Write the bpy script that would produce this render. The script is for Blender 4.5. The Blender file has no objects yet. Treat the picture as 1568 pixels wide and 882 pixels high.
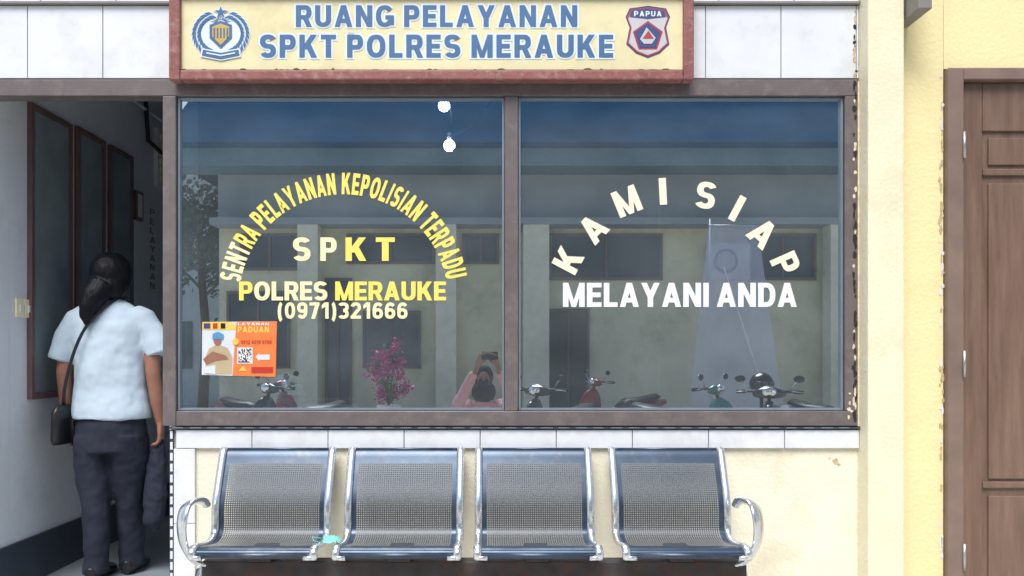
import bpy, bmesh, math, random
from mathutils import Vector, Matrix, noise
random.seed(7)
scene=bpy.context.scene
R=math.radians
EYE=1.15; CAMY=-3.6; F=1200.0
def S(px,py,y=0.0):
    """photogrammetry: survey point measured on a plane at depth y -> world x,z"""
    d=y-CAMY
    return ((px-750)*d/F, EYE+(545-py)*d/F)
def lin(c):
    return tuple(((v/255)/12.92 if v/255<=0.04045 else ((v/255+0.055)/1.055)**2.4) for v in c)

# ---------------------------------------------------------------- materials
def mat(name,rgb,rough=0.6,metal=0.0,var=0.10,scale=6.0,bump=0.0,bscale=60.0,emit=None,estr=0,stain=None,stain_amt=0.3,stain_scale=2.0,stretch=(1,1,1),coat=0,spec=None):
    m=bpy.data.materials.new(name); m.use_nodes=True
    nt=m.node_tree; N=nt.nodes; L=nt.links
    b=N['Principled BSDF']; b.inputs['Roughness'].default_value=rough; b.inputs['Metallic'].default_value=metal
    if coat: b.inputs['Coat Weight'].default_value=coat
    if spec is not None: b.inputs['Specular IOR Level'].default_value=spec
    c=lin(rgb)
    tc=N.new('ShaderNodeTexCoord'); mp=N.new('ShaderNodeMapping'); mp.inputs['Scale'].default_value=stretch
    L.new(tc.outputs['Object'],mp.inputs['Vector'])
    no=N.new('ShaderNodeTexNoise'); no.inputs['Scale'].default_value=scale; no.inputs['Detail'].default_value=3; no.inputs['Roughness'].default_value=0.6
    L.new(mp.outputs[0],no.inputs['Vector'])
    cr=N.new('ShaderNodeValToRGB'); cr.color_ramp.elements[0].position=0.3; cr.color_ramp.elements[1].position=0.7
    cr.color_ramp.elements[0].color=tuple(max(0,v*(1-var)) for v in c)+(1,)
    cr.color_ramp.elements[1].color=tuple(min(1,v*(1+var*0.6)) for v in c)+(1,)
    L.new(no.outputs['Fac'],cr.inputs['Fac'])
    out=cr.outputs['Color']
    if stain:
        n2=N.new('ShaderNodeTexNoise'); n2.inputs['Scale'].default_value=stain_scale; n2.inputs['Detail'].default_value=6; n2.inputs['Roughness'].default_value=0.7
        L.new(mp.outputs[0],n2.inputs['Vector'])
        r2=N.new('ShaderNodeValToRGB'); r2.color_ramp.elements[0].position=0.5; r2.color_ramp.elements[1].position=0.72
        r2.color_ramp.elements[0].color=(0,0,0,1); r2.color_ramp.elements[1].color=(stain_amt,)*3+(1,)
        L.new(n2.outputs['Fac'],r2.inputs['Fac'])
        mx=N.new('ShaderNodeMixRGB'); L.new(r2.outputs['Color'],mx.inputs['Fac']); L.new(out,mx.inputs['Color1']); mx.inputs['Color2'].default_value=lin(stain)+(1,)
        out=mx.outputs['Color']
    L.new(out,b.inputs['Base Color'])
    if bump:
        n3=N.new('ShaderNodeTexNoise'); n3.inputs['Scale'].default_value=bscale; n3.inputs['Detail'].default_value=2
        L.new(mp.outputs[0],n3.inputs['Vector'])
        bp=N.new('ShaderNodeBump'); bp.inputs['Strength'].default_value=bump; bp.inputs['Distance'].default_value=0.01
        L.new(n3.outputs['Fac'],bp.inputs['Height']); L.new(bp.outputs[0],b.inputs['Normal'])
    if emit:
        b.inputs['Emission Color'].default_value=lin(emit)+(1,); b.inputs['Emission Strength'].default_value=estr
    return m
M={}
M['cream']=mat('cream_paint',(232,228,208),0.75,var=.08,scale=3,bump=.25,stain=(200,191,160),stain_amt=.6,stain_scale=2.5)
M['yellow']=mat('yellow_paint',(236,224,172),0.75,var=.08,scale=3,bump=.25,stain=(216,203,162),stain_amt=.6,stain_scale=1.5)
M['paleyel']=mat('pale_yellow_paint',(234,228,200),0.75,var=.08,scale=3,bump=.25,stain=(206,195,160),stain_amt=.6,stain_scale=3)
M['tile']=mat('white_glazed_tile',(222,227,234),0.22,var=.05,scale=4,stain=(188,192,192),stain_amt=.5,stain_scale=5)
M['grout']=mat('tile_grout',(150,152,152),0.9)
M['frame']=mat('brown_aluminium',(108,100,101),0.45,metal=.1,var=.14,scale=9,stain=(142,134,132),stain_amt=.5,stain_scale=14)
M['framelip']=mat('frame_light_edge',(140,154,168),0.35,metal=.4)
M['sealant']=mat('old_sealant',(215,205,180),0.9,var=.2,scale=40)
M['chip']=mat('chipped_dark_patch',(44,40,40),0.9,var=.3,scale=50)
M['peel']=mat('peeled_plaster',(196,176,138),0.95,var=.25,scale=50)
M['blacktile']=mat('dark_trim_tile',(56,68,82),0.3,var=.3,scale=20)
M['corr']=mat('corridor_wall_paint',(214,221,228),0.7,var=.08,scale=2,bump=.1,stain=(172,178,184),stain_amt=.5,stain_scale=2)
M['corrtext']=mat('faded_wall_letters',(128,136,146),0.7)
M['skirt']=mat('dark_skirting',(60,68,80),0.4)
M['corrfloor']=mat('corridor_floor_tile',(128,138,146),0.35,var=.15)
M['concrete']=mat('concrete_paving',(190,186,176),0.9,var=.15,scale=2,bump=.3,stain=(120,116,110),stain_amt=.5,stain_scale=1)
M['porch']=mat('porch_floor_tile',(190,188,182),0.4,var=.1)
M['door']=mat('brown_door_wood',(120,97,84),0.42,var=.25,scale=5,bump=.2,bscale=30,stretch=(6,6,.6),stain=(96,72,58),stain_amt=.7,stain_scale=2)
M['doorframe']=mat('brown_door_frame',(128,109,100),0.5,var=.18,scale=6)
M['steel']=mat('hinge_steel',(190,190,190),0.35,metal=.8)
M['chrome']=mat('chrome_frame',(222,228,234),0.25,metal=.88,var=.06,scale=20,stain=(170,165,158),stain_amt=.4,stain_scale=30)
M['seatsteel']=mat('painted_seat_steel',(58,74,94),0.3,metal=.4,var=.25,scale=5,stain=(96,100,106),stain_amt=.6,stain_scale=12)
M['beam']=mat('rusty_beam',(70,68,70),0.6,metal=.4,var=.3,scale=12,stain=(96,62,42),stain_amt=.9,stain_scale=14)
M['signframe']=mat('redbrown_sign_frame',(138,86,84),0.5,var=.2,scale=12,stain=(185,160,150),stain_amt=.5,stain_scale=25,bump=.2)
M['signface']=mat('sign_cream_face',(224,217,176),0.55,var=.06,scale=3,stain=(198,188,134),stain_amt=.6,stain_scale=4)
M['mould']=mat('sign_mould',(96,104,70),0.9,var=.4,scale=40)
M['signblue']=mat('sign_blue_letters',(68,106,150),0.5,var=.08)
M['signhalo']=mat('sign_letter_outline',(214,230,244),0.5,var=.03)
M['signred']=mat('badge_red',(168,62,70),0.5); M['signnavy']=mat('badge_navy',(58,72,122),0.5); M['badgegrey']=mat('badge_grey',(190,190,198),0.5); M['gold']=mat('emblem_gold',(196,168,96),0.5)
M['vinylY']=mat('yellow_vinyl',(240,222,110),0.5,var=.04,scale=20); M['vinylC']=mat('cream_vinyl',(238,232,186),0.5,var=.04,scale=20); M['vinylP']=mat('pale_vinyl',(234,230,208),0.5,var=.04,scale=20); M['vinylW']=mat('white_vinyl',(226,230,234),0.5,var=.04,scale=20)
M['black']=mat('black_plastic',(30,31,36),0.4); M['rubber']=mat('tyre_rubber',(36,36,38),0.85)
M['blue']=mat('blue_roof_sheet',(44,88,122),1.0,var=.25,scale=.8,stain=(60,98,124),stain_amt=.6,stain_scale=.5,spec=0.0)
M['bluebeam']=mat('blue_fascia_paint',(110,138,152),0.8,spec=.1)
M['oppwall']=mat('opposite_wall_paint',(232,226,196),0.8,var=.14,scale=1.2,stain=(168,165,144),stain_amt=.7,stain_scale=1)
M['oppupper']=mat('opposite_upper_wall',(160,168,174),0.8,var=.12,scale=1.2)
M['oppcol']=mat('opposite_column_paint',(240,236,214),0.8)
M['darkglass']=mat('dark_window_pane',(66,76,86),0.15)
M['oppframe']=mat('opposite_window_frame',(112,102,98),0.6)
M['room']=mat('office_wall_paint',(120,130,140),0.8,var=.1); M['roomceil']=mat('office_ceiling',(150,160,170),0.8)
M['desk']=mat('desk_laminate',(120,100,80),0.5); M['paper']=mat('paper_stack',(220,220,215),0.7)
M['pink']=mat('pink_petals',(196,60,148),0.6,var=.4,scale=30); M['leaf']=mat('leaf_green',(60,104,48),0.6,var=.5,scale=20); M['pot']=mat('white_pot',(220,220,222),0.4)
M['shirt']=mat('light_tshirt_cotton',(182,201,217),0.85,var=.06,scale=5,bump=.4,bscale=9,stretch=(1.6,1.6,.6))
M['trous']=mat('navy_trousers',(30,37,54),0.85,var=.2,scale=6,bump=.5,bscale=12,stretch=(1.5,1.5,.5))
M['skin']=mat('skin',(148,104,88),0.55,var=.08,scale=12); M['hair']=mat('black_hair',(15,17,24),0.5,var=.4,scale=30,stretch=(3,3,.4),bump=.35,bscale=60,spec=.2)
M['lips']=mat('lips',(150,76,70),0.5); M['eyew']=mat('eye_white',(235,235,230),0.3)
M['pinkcloth']=mat('pink_cloth',(210,160,166),0.85,var=.12,bump=.4,bscale=15); M['hijab']=mat('dark_headscarf',(36,36,42),0.85,bump=.4,bscale=15)
M['teal']=mat('teal_mask_cloth',(120,196,188),0.8,var=.1); M['bulb']=mat('led_bulb',(255,255,255),.3,emit=(235,245,255),estr=40)
M['redwood']=mat('display_board_frame',(104,78,78),0.45,var=.2); M['boardglass']=mat('display_board_glass',(124,138,144),0.10,var=.25,scale=3)
M['orange']=mat('poster_orange',(232,126,66),0.5,var=.15,scale=20); M['pwhite']=mat('poster_white',(210,217,226),0.5); M['pyellow']=mat('poster_yellow',(236,196,90),0.5)
M['khaki']=mat('poster_khaki',(184,168,136),0.6); M['pblue']=mat('poster_blue',(80,150,200),0.5); M['pred']=mat('poster_red',(190,54,48),.5)
M['redp']=mat('red_bike_paint',(130,30,34),0.3,coat=.3); M['tealp']=mat('teal_bike_paint',(30,110,112),0.3,coat=.3); M['blackp']=mat('black_bike_paint',(26,28,32),0.2,coat=.5); M['whitep']=mat('white_bike_paint',(205,207,212),0.25,coat=.5)
M['mirror']=mat('mirror_glass',(235,240,245),0.03,metal=1,var=0)
M['bark']=mat('bark',(90,74,58),0.9,var=.3); M['foliage']=mat('foliage',(66,92,48),0.7,var=.5,scale=3); M['roof']=mat('roof_sheet',(130,128,126),0.7)
M['annex']=mat('annex_white_wall',(205,212,214),0.8,var=.1)
M['louver']=mat('louver_bright_glass',(236,228,196),0.4)
def sheer():
    m=mat('sheer_lavender_cloth',(200,206,240),0.8,var=.1,scale=3); nt=m.node_tree; N=nt.nodes; L=nt.links
    tr=N.new('ShaderNodeBsdfTransparent'); mx=N.new('ShaderNodeMixShader'); mx.inputs[0].default_value=.45
    L.new(N['Principled BSDF'].outputs[0],mx.inputs[1]); L.new(tr.outputs[0],mx.inputs[2]); L.new(mx.outputs[0],N['Material Output'].inputs[0]); return m
M['lav']=sheer()
def perf():
    m=bpy.data.materials.new('perforated_steel'); m.use_nodes=True; nt=m.node_tree; N=nt.nodes; L=nt.links
    b=N['Principled BSDF']; b.inputs['Base Color'].default_value=lin((84,92,102))+(1,); b.inputs['Metallic'].default_value=.35; b.inputs['Roughness'].default_value=.45
    uv=N.new('ShaderNodeUVMap'); uv.uv_map='UVMap'
    mp=N.new('ShaderNodeMapping'); mp.inputs['Scale'].default_value=(105,105,105); L.new(uv.outputs[0],mp.inputs[0])
    fr=N.new('ShaderNodeVectorMath'); fr.operation='FRACTION'; L.new(mp.outputs[0],fr.inputs[0])
    sb=N.new('ShaderNodeVectorMath'); sb.operation='SUBTRACT'; L.new(fr.outputs[0],sb.inputs[0]); sb.inputs[1].default_value=(.5,.5,0)
    ln=N.new('ShaderNodeVectorMath'); ln.operation='LENGTH'; L.new(sb.outputs[0],ln.inputs[0])
    lt=N.new('ShaderNodeMath'); lt.operation='LESS_THAN'; L.new(ln.outputs['Value'],lt.inputs[0]); lt.inputs[1].default_value=.29
    tr=N.new('ShaderNodeBsdfTransparent'); mx=N.new('ShaderNodeMixShader')
    L.new(lt.outputs[0],mx.inputs[0]); L.new(b.outputs[0],mx.inputs[1]); L.new(tr.outputs[0],mx.inputs[2])
    L.new(mx.outputs[0],N['Material Output'].inputs[0]); return m
M['perf']=perf()
def glass():
    m=bpy.data.materials.new('hazed_reflective_window_glass'); m.use_nodes=True; nt=m.node_tree; N=nt.nodes; L=nt.links
    N.remove(N['Principled BSDF'])
    tr=N.new('ShaderNodeBsdfTransparent'); tr.inputs[0].default_value=(.58,.76,.86,1)
    gl=N.new('ShaderNodeBsdfGlossy'); gl.inputs['Color'].default_value=(.84,.95,1,1); gl.inputs['Roughness'].default_value=0.0
    mx=N.new('ShaderNodeMixShader'); mx.inputs[0].default_value=.67
    L.new(tr.outputs[0],mx.inputs[1]); L.new(gl.outputs[0],mx.inputs[2])
    # milky haze painted into the glass: uneven diffuse layer lifting the dark reflections
    df=N.new('ShaderNodeBsdfDiffuse'); df.inputs['Color'].default_value=(.62,.72,.80,1)
    tc=N.new('ShaderNodeTexCoord'); mp=N.new('ShaderNodeMapping'); mp.inputs['Scale'].default_value=(1.2,1,2.2); mp.inputs['Rotation'].default_value=(0,.5,0); L.new(tc.outputs['Object'],mp.inputs[0])
    no=N.new('ShaderNodeTexNoise'); no.inputs['Scale'].default_value=2.2; no.inputs['Detail'].default_value=5; L.new(mp.outputs[0],no.inputs['Vector'])
    mr=N.new('ShaderNodeMapRange'); mr.inputs['From Min'].default_value=.3; mr.inputs['From Max'].default_value=.7; mr.inputs['To Min'].default_value=.035; mr.inputs['To Max'].default_value=.085; L.new(no.outputs['Fac'],mr.inputs['Value'])
    m2=N.new('ShaderNodeMixShader'); L.new(mr.outputs[0],m2.inputs[0]); L.new(mx.outputs[0],m2.inputs[1]); L.new(df.outputs[0],m2.inputs[2])
    L.new(m2.outputs[0],N['Material Output'].inputs[0]); return m
M['glass']=glass()
def qr():
    m=bpy.data.materials.new('qr_code_print'); m.use_nodes=True; nt=m.node_tree; N=nt.nodes; L=nt.links
    b=N['Principled BSDF']; tc=N.new('ShaderNodeTexCoord'); sn=N.new('ShaderNodeVectorMath'); sn.operation='SNAP'; L.new(tc.outputs['Object'],sn.inputs[0]); sn.inputs[1].default_value=(.005,.005,.005)
    wn=N.new('ShaderNodeTexWhiteNoise'); L.new(sn.outputs[0],wn.inputs['Vector'])
    g=N.new('ShaderNodeMath'); g.operation='GREATER_THAN'; g.inputs[1].default_value=.5; L.new(wn.outputs['Value'],g.inputs[0])
    cr=N.new('ShaderNodeMixRGB'); L.new(g.outputs[0],cr.inputs[0]); cr.inputs[1].default_value=(.05,.05,.08,1); cr.inputs[2].default_value=(.75,.75,.75,1)
    L.new(cr.outputs[0],b.inputs['Base Color']); return m
M['qr']=qr()

# ---------------------------------------------------------------- builders
def empty(name,parent=None):
    e=bpy.data.objects.new(name,None); scene.collection.objects.link(e); e.parent=parent; e.empty_display_size=.2; return e
class MB:
    def __init__(s): s.v=[]; s.f=[]; s.mi=[]; s.mats=[]
    def m(s,k):
        if k not in s.mats: s.mats.append(k)
        return s.mats.index(k)
    def add(s,vs,fs,k):
        o=len(s.v); s.v+=[tuple(v) for v in vs]; i=s.m(k)
        for f in fs: s.f.append([a+o for a in f]); s.mi.append(i)
    def box(s,x0,x1,y0,y1,z0,z1,k):
        if x0>x1:x0,x1=x1,x0
        if y0>y1:y0,y1=y1,y0
        if z0>z1:z0,z1=z1,z0
        s.add([(x0,y0,z0),(x1,y0,z0),(x1,y1,z0),(x0,y1,z0),(x0,y0,z1),(x1,y0,z1),(x1,y1,z1),(x0,y1,z1)],
              [(0,3,2,1),(4,5,6,7),(0,1,5,4),(1,2,6,5),(2,3,7,6),(3,0,4,7)],k)
    def tube(s,pts,rad,k,seg=12,up=Vector((0,0,1)),cap=True):
        pts=[Vector(p) for p in pts]; n=len(pts); vs=[]; fs=[]
        if not isinstance(rad,(list,tuple)): rad=[rad]*n
        pu=None
        for i,p in enumerate(pts):
            t=(pts[min(i+1,n-1)]-pts[max(i-1,0)]).normalized()
            a=up.cross(t) if pu is None else (pu-t*pu.dot(t))
            if a.length<1e-4: a=Vector((1,0,0)).cross(t)
            if a.length<1e-4: a=Vector((0,1,0)).cross(t)
            a.normalize(); pu=a; b=t.cross(a)
            r=rad[i]; r1,r2=(r if isinstance(r,(tuple,list)) else (r,r))
            for j in range(seg):
                an=2*math.pi*j/seg; vs.append(p+a*r1*math.cos(an)+b*r2*math.sin(an))
        for i in range(n-1):
            for j in range(seg):
                fs.append((i*seg+j,i*seg+(j+1)%seg,(i+1)*seg+(j+1)%seg,(i+1)*seg+j))
        if cap: fs.append(tuple(range(seg))[::-1]); fs.append(tuple((n-1)*seg+j for j in range(seg)))
        s.add(vs,fs,k)
    def vloft(s,rings,k,seg=24):
        vs=[];fs=[];n=len(rings)
        for (cx,cy,z,rx,ry) in rings:
            for j in range(seg):
                a=2*math.pi*j/seg; vs.append((cx+rx*math.cos(a),cy+ry*math.sin(a),z))
        for i in range(n-1):
            for j in range(seg): fs.append((i*seg+j,i*seg+(j+1)%seg,(i+1)*seg+(j+1)%seg,(i+1)*seg+j))
        fs.append(tuple(range(seg))[::-1]); fs.append(tuple((n-1)*seg+j for j in range(seg)))
        s.add(vs,fs,k)
    def ball(s,c,r,k,seg=16,rot=None):
        rx,ry,rz=r if isinstance(r,(tuple,list)) else (r,r,r); vs=[];fs=[];ns=seg//2
        for i in range(1,ns):
            th=math.pi*i/ns
            for j in range(seg):
                ph=2*math.pi*j/seg; v=Vector((rx*math.sin(th)*math.cos(ph),ry*math.sin(th)*math.sin(ph),rz*math.cos(th)))
                if rot: v=rot@v
                vs.append(v+Vector(c))
        t=Vector((0,0,rz)); 
        if rot: t=rot@t
        vs.append(Vector(c)+t); vs.append(Vector(c)-t); T=len(vs)-2
        for i in range(ns-2):
            for j in range(seg): fs.append((i*seg+j,(i+1)*seg+j,(i+1)*seg+(j+1)%seg,i*seg+(j+1)%seg))
        for j in range(seg):
            fs.append((T,j,(j+1)%seg)); o=(ns-2)*seg; fs.append((T+1,o+(j+1)%seg,o+j))
        s.add(vs,fs,k)
    def plate(s,pts,y,k,th=.001):
        w=[S(a,b,y) for a,b in pts]; n=len(w)
        ar=sum(w[i][0]*w[(i+1)%n][1]-w[(i+1)%n][0]*w[i][1] for i in range(n))
        if ar<0: w=w[::-1]
        vs=[(x,y-th,z) for x,z in w]+[(x,y,z) for x,z in w]
        fs=[tuple(range(n)),tuple(range(n,2*n))[::-1]]+[(i,i+n,(i+1)%n+n,(i+1)%n) for i in range(n)]
        s.add(vs,fs,k)
    def torus(s,c,R0,r,k,axis='X',seg=28,rs=10):
        vs=[];fs=[]
        for i in range(seg):
            a=2*math.pi*i/seg
            for j in range(rs):
                b=2*math.pi*j/rs; rr=R0+r*math.cos(b); u,v,w=rr*math.cos(a),rr*math.sin(a),r*math.sin(b)
                p={'X':(w,u,v),'Y':(u,w,v),'Z':(u,v,w)}[axis]; vs.append((c[0]+p[0],c[1]+p[1],c[2]+p[2]))
        for i in range(seg):
            for j in range(rs): fs.append((i*rs+j,((i+1)%seg)*rs+j,((i+1)%seg)*rs+(j+1)%rs,i*rs+(j+1)%rs))
        s.add(vs,fs,k)
    def obj(s,name,parent=None,smooth=False,bevel=0,recalc=True):
        me=bpy.data.meshes.new(name); me.from_pydata(s.v,[],s.f); 
        for k in s.mats: me.materials.append(M[k])
        for p,i in zip(me.polygons,s.mi): p.material_index=i; p.use_smooth=smooth
        if recalc:
            bm=bmesh.new(); bm.from_mesh(me); bmesh.ops.recalc_face_normals(bm,faces=bm.faces); bm.to_mesh(me); bm.free()
        o=bpy.data.objects.new(name,me); scene.collection.objects.link(o); o.parent=parent
        if bevel:
            b=o.modifiers.new('bevel','BEVEL'); b.width=bevel; b.segments=2; b.limit_method='ANGLE'
        return o
def fuse(o,vox=.01,sm=4,disp=0,dscale=.15):
    r=o.modifiers.new('remesh','REMESH'); r.mode='VOXEL'; r.voxel_size=vox; r.use_smooth_shade=True
    if sm: s=o.modifiers.new('smooth','SMOOTH'); s.factor=.5; s.iterations=sm
    if disp:
        t=bpy.data.textures.new(o.name+'_folds','CLOUDS'); t.noise_scale=dscale; t.noise_depth=2
        d=o.modifiers.new('folds','DISPLACE'); d.texture=t; d.strength=disp; d.mid_level=.5; d.texture_coords='GLOBAL'
    return o
def smoothpath(pts,n=4):
    P=[Vector(p) for p in pts]; out=[]
    for i in range(len(P)-1):
        p0=P[max(i-1,0)];p1=P[i];p2=P[i+1];p3=P[min(i+2,len(P)-1)]
        for j in range(n):
            t=j/n; out.append(.5*((2*p1)+(p2-p0)*t+(2*p0-5*p1+4*p2-p3)*t*t+(3*p1-p0-3*p2+p3)*t**3))
    out.append(P[-1]); return out

# ---- heavy grotesque cut-vinyl alphabet, drawn as strokes (each piece a thin film laid over the last)
def glyph(ch,g=0.0,t=.225,th=.195):
    P=[]; G=g/2
    def V(x,y0=0,y1=1): P.append([(x-t/2-G,y0-G),(x+t/2+G,y0-G),(x+t/2+G,y1+G),(x-t/2-G,y1+G)])
    def H(y,x0,x1): P.append([(x0-G,y-th/2-G),(x1+G,y-th/2-G),(x1+G,y+th/2+G),(x0-G,y+th/2+G)])
    def D(x0,y0,x1,y1,w=.25):
        if y0>y1: x0,y0,x1,y1=x1,y1,x0,y0
        k=(x1-x0)/(y1-y0); w2=w/2+G*1.1
        P.append([(x0-k*G-w2,y0-G),(x0-k*G+w2,y0-G),(x1+k*G+w2,y1+G),(x1+k*G-w2,y1+G)])
    def A(cx,cy,rx,ry,a0,a1,n=None):
        n=n or max(6,int(abs(a1-a0)/12))
        for i in range(n):
            q=[]
            for a,o in ((i,1),(i+1,1),(i+1,-1),(i,-1)):
                an=R(a0+(a1-a0)*a/n); c_,s_=math.cos(an),math.sin(an)
                e=.86; c2=math.copysign(abs(c_)**e,c_); s2=math.copysign(abs(s_)**e,s_)
                q.append((cx+(rx+o*(t/2+G))*c2,cy+(ry+o*(th/2+G))*s2))
            P.append(q)
    h=t/2; top=1-th/2; bot=th/2
    if ch=='I': w=t; V(h)
    elif ch=='E': w=.66; V(h); H(top,h,w); H(.5,h,w-.04); H(bot,h,w)
    elif ch=='L': w=.62; V(h); H(bot,h,w)
    elif ch=='T': w=.70; V(w/2); H(top,0,w)
    elif ch=='A': w=.86; D(.125,0,.43,1); D(.735,0,.43,1); H(.28,.22,.64)
    elif ch=='M': w=.98; V(h); V(w-h); D(.14,1,.49,0,.2); D(.84,1,.49,0,.2)
    elif ch=='N': w=.80; V(h); V(w-h); D(.13,1,.67,0,.25)
    elif ch=='K': w=.82; V(h); D(.22,.36,.66,1,.28); D(.38,.60,.68,0,.28)
    elif ch=='Y': w=.84; D(.13,1,.42,.40,.26); D(.71,1,.42,.40,.26); V(.42,0,.44)
    elif ch in 'RP':
        w=.76 if ch=='R' else .74; V(h); H(top,h,.46); H(.45,h,.46); A(.44,(top+.45)/2,w-.44-h,(top-.45)/2,-90,90)
        if ch=='R': D(.44,.45,.65,0,.26)
    elif ch=='D': w=.78; V(h); H(top,h,.38); H(bot,h,.38); A(.36,.5,w-.36-h,.5-th/2,-90,90)
    elif ch=='O': w=.86; A(w/2,.5,w/2-h,.5-th/2,0,360)
    elif ch=='G': w=.86; A(w/2,.5,w/2-h,.5-th/2,38,330); V(w-.1,.08,.50) ; H(.44,.46,w)
    elif ch=='U': w=.78; V(h,.36,1); V(w-h,.36,1); A(w/2,.37,w/2-h,.37-th/2,180,360)
    elif ch=='S': w=.74; A(.37,.705,.37-h,.2025,25,270); A(.37,.295,.37-h,.2025,90,-155)
    elif ch=='0': w=.62; A(w/2,.5,w/2-h,.5-th/2,0,360)
    elif ch=='1': w=.46; V(.33); P.append([(.02,.60),(.26,.76),(.26,1),(.2,1),(.02,.84)])
    elif ch=='2': w=.62; A(.31,.70,.31-h,.2025,170,-35); D(.12,.12,.47,.58,.26); H(bot,0,w)
    elif ch=='3': w=.62; A(.29,.71,.33-h,.19,150,-90); A(.29,.30,.33-h,.205,90,-150)
    elif ch=='6': w=.62; A(.31,.32,.31-h,.225,0,360); A(.33,.5,.33-h,.4,40,180); V(h,.3,.5)
    elif ch=='9':
        w=.62; w6,p6=glyph('6',g,t,th); return w6,[[(w6-x,1-y) for x,y in q] for q in p6]
    elif ch=='7': w=.60; H(top,0,w); D(.22,0,.47,.86,.24)
    elif ch=='4': w=.64; V(.45); H(.3,0,w); D(.12,.3,.42,1,.22)
    elif ch=='8': w=.62; A(.31,.72,.28-h,.18,0,360); A(.31,.29,.31-h,.2,0,360)
    elif ch=='(':
        w=.32; A(.42,.42,.31,.64,125,235)
    elif ch==')':
        w=.32; A(-.10,.42,.31,.64,-55,55)
    else: w=.3
    return w,P
_rj=random.Random(3)
def lay(mb,polys,xf,y,k):
    for q in polys:
        j=_rj.uniform(0,.0003); pts=[]
        for p in q:
            X,Z=xf(p); pts.append((X,y-j,Z))
        ar=sum(pts[i][0]*pts[(i+1)%len(pts)][2]-pts[(i+1)%len(pts)][0]*pts[i][2] for i in range(len(pts)))
        if ar<0: pts=pts[::-1]
        mb.add(pts,[tuple(range(len(pts)))],k)
def word(mb,s,l,r,t,b,y,k,g=0.0,gap=.11,sw=.225,sp=.34):
    tot=0; items=[]
    for ch in s:
        w,P=glyph(ch,g,sw)
        if ch==' ': tot+=sp; continue
        items.append((tot,w,P)); tot+=w+gap
    tot-=gap; xl,zt=S(l,t,y); xr,zb=S(r,b,y); sx=(xr-xl)/tot; sz=zt-zb
    for x0,w,P in items:
        kk=k
        if not isinstance(k,str):
            kk=k[-1][1]
            for lim,m in k:
                if (x0+w/2)/tot<=lim: kk=m; break
        lay(mb,P,lambda p:(xl+(x0+p[0])*sx,zb+p[1]*sz),y,kk)
def letter(mb,ch,px,py,h,w,rot,y,k,sw=.225):
    gw,P=glyph(ch,0,sw); d=(y-CAMY)/F; ca,sa=math.cos(R(rot)),math.sin(R(rot)); cx,cz=S(px,py,y)
    def xf(p):
        u=(p[0]/gw-.5)*w*d; v=(p[1]-.5)*h*d; return (cx+u*ca-v*sa,cz+u*sa+v*ca)
    lay(mb,P,xf,y,k)

# ---------------------------------------------------------------- ground
g=MB(); g.add([(-300,-300,-.2),(300,-300,-.2),(300,300,-.2),(-300,300,-.2)],[(0,1,2,3)],'concrete'); g.obj('ground')
g=MB(); g.box(-6,8,-1.6,-.0,-.196,-.08,'porch'); g.obj('porch_floor',bevel=.01)

# ---------------------------------------------------------------- station building
st=empty('police_station_building')
LX=-2.33; JX=S(252,0)[0]; WR=1.69
w=MB()
zTop=S(0,122)[1]; zBand=S(0,10)[1]; zSill=S(0,653)[1]; zLow=S(0,686)[1]
w.box(S(262,0)[0],WR,0.0,.16,-.196,zSill-.004,'cream')
w.box(-6,WR+.2,0.004,.2,zTop,3.7,'cream')
w.box(-6,LX-.0,0.006,.2,-.19,zTop-.002,'corr')
dl,dt=S(1445,105); 
w.box(WR+.2+.002,dl,0.004,.2,-.19,3.7,'yellow'); w.box(dl+.002,dl+1.04,0.004,.2,dt,3.7,'yellow'); w.box(dl+1.042,8,0.004,.2,-.19,3.7,'yellow')
w.obj('front_wall',st)
c=MB(); c.box(WR+.0005,1.852,-.1,.18,-.19,3.7,'paleyel'); c.obj('corner_column',st,bevel=.006)
c=MB(); rr=random.Random(11)
def blob(cx,cy,rx,ry,y,k,n=9): c.plate([(cx+rx*rr.uniform(.5,1.1)*math.cos(2*math.pi*i/n),cy+ry*rr.uniform(.5,1.1)*math.sin(2*math.pi*i/n)) for i in range(n)],y,k,.0006)
py=128
while py<650:
    if rr.random()<.62: blob(1309+rr.uniform(-2,1.5),py,rr.uniform(1.6,3.6),rr.uniform(3,12),-.0226-rr.uniform(0,.0008),'chip')
    elif rr.random()<.5: blob(1309+rr.uniform(-2,1.5),py,rr.uniform(1.6,3.2),rr.uniform(3,8),-.0226-rr.uniform(0,.0008),'sealant')
    py+=rr.uniform(5,16)
for i in range(7): blob(1303+rr.uniform(-4,5),rr.uniform(596,640),rr.uniform(1.5,4),rr.uniform(2,6),-.0226-rr.uniform(0,.0008),'sealant')
for (px_,py_,rx_,ry_) in ((1279,706,7,5),(1284,711,3,3),(1270,702,2,2)): blob(px_,py_,rx_,ry_,-.0006-rr.random()*.0006,'peel',11)
c.obj('weathering_chips',st)
c=MB()
for i in range(60): blob(1443+rr.uniform(-4,1),rr.uniform(105,880),rr.uniform(1,3.4),rr.uniform(2,10),.0030-rr.uniform(0,.0012),'peel' if rr.random()<.5 else 'tile')
for i in range(16): blob(1309+rr.uniform(-1,2),rr.uniform(12,118),rr.uniform(1,3.4),rr.uniform(2,7),-.0132-rr.uniform(0,.001),'peel' if rr.random()<.6 else 'chip')
c.obj('plaster_edge_damage',st)
c=MB(); c.box(-6,8,-.3,7,3.702,3.85,'roof'); c.obj('roof_slab',st)
x0,z0=S(1376,13,-.2)
c=MB(); c.box(1.86,1.92,-.2,.003,z0,z0+.3,'roof'); c.obj('eave_bracket',st,bevel=.004)
t=MB(); t.box(-6,WR-.001,-.004,.003,zTop+.001,zBand,'grout')
k=S(160,0)[0]; sp=.345
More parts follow.
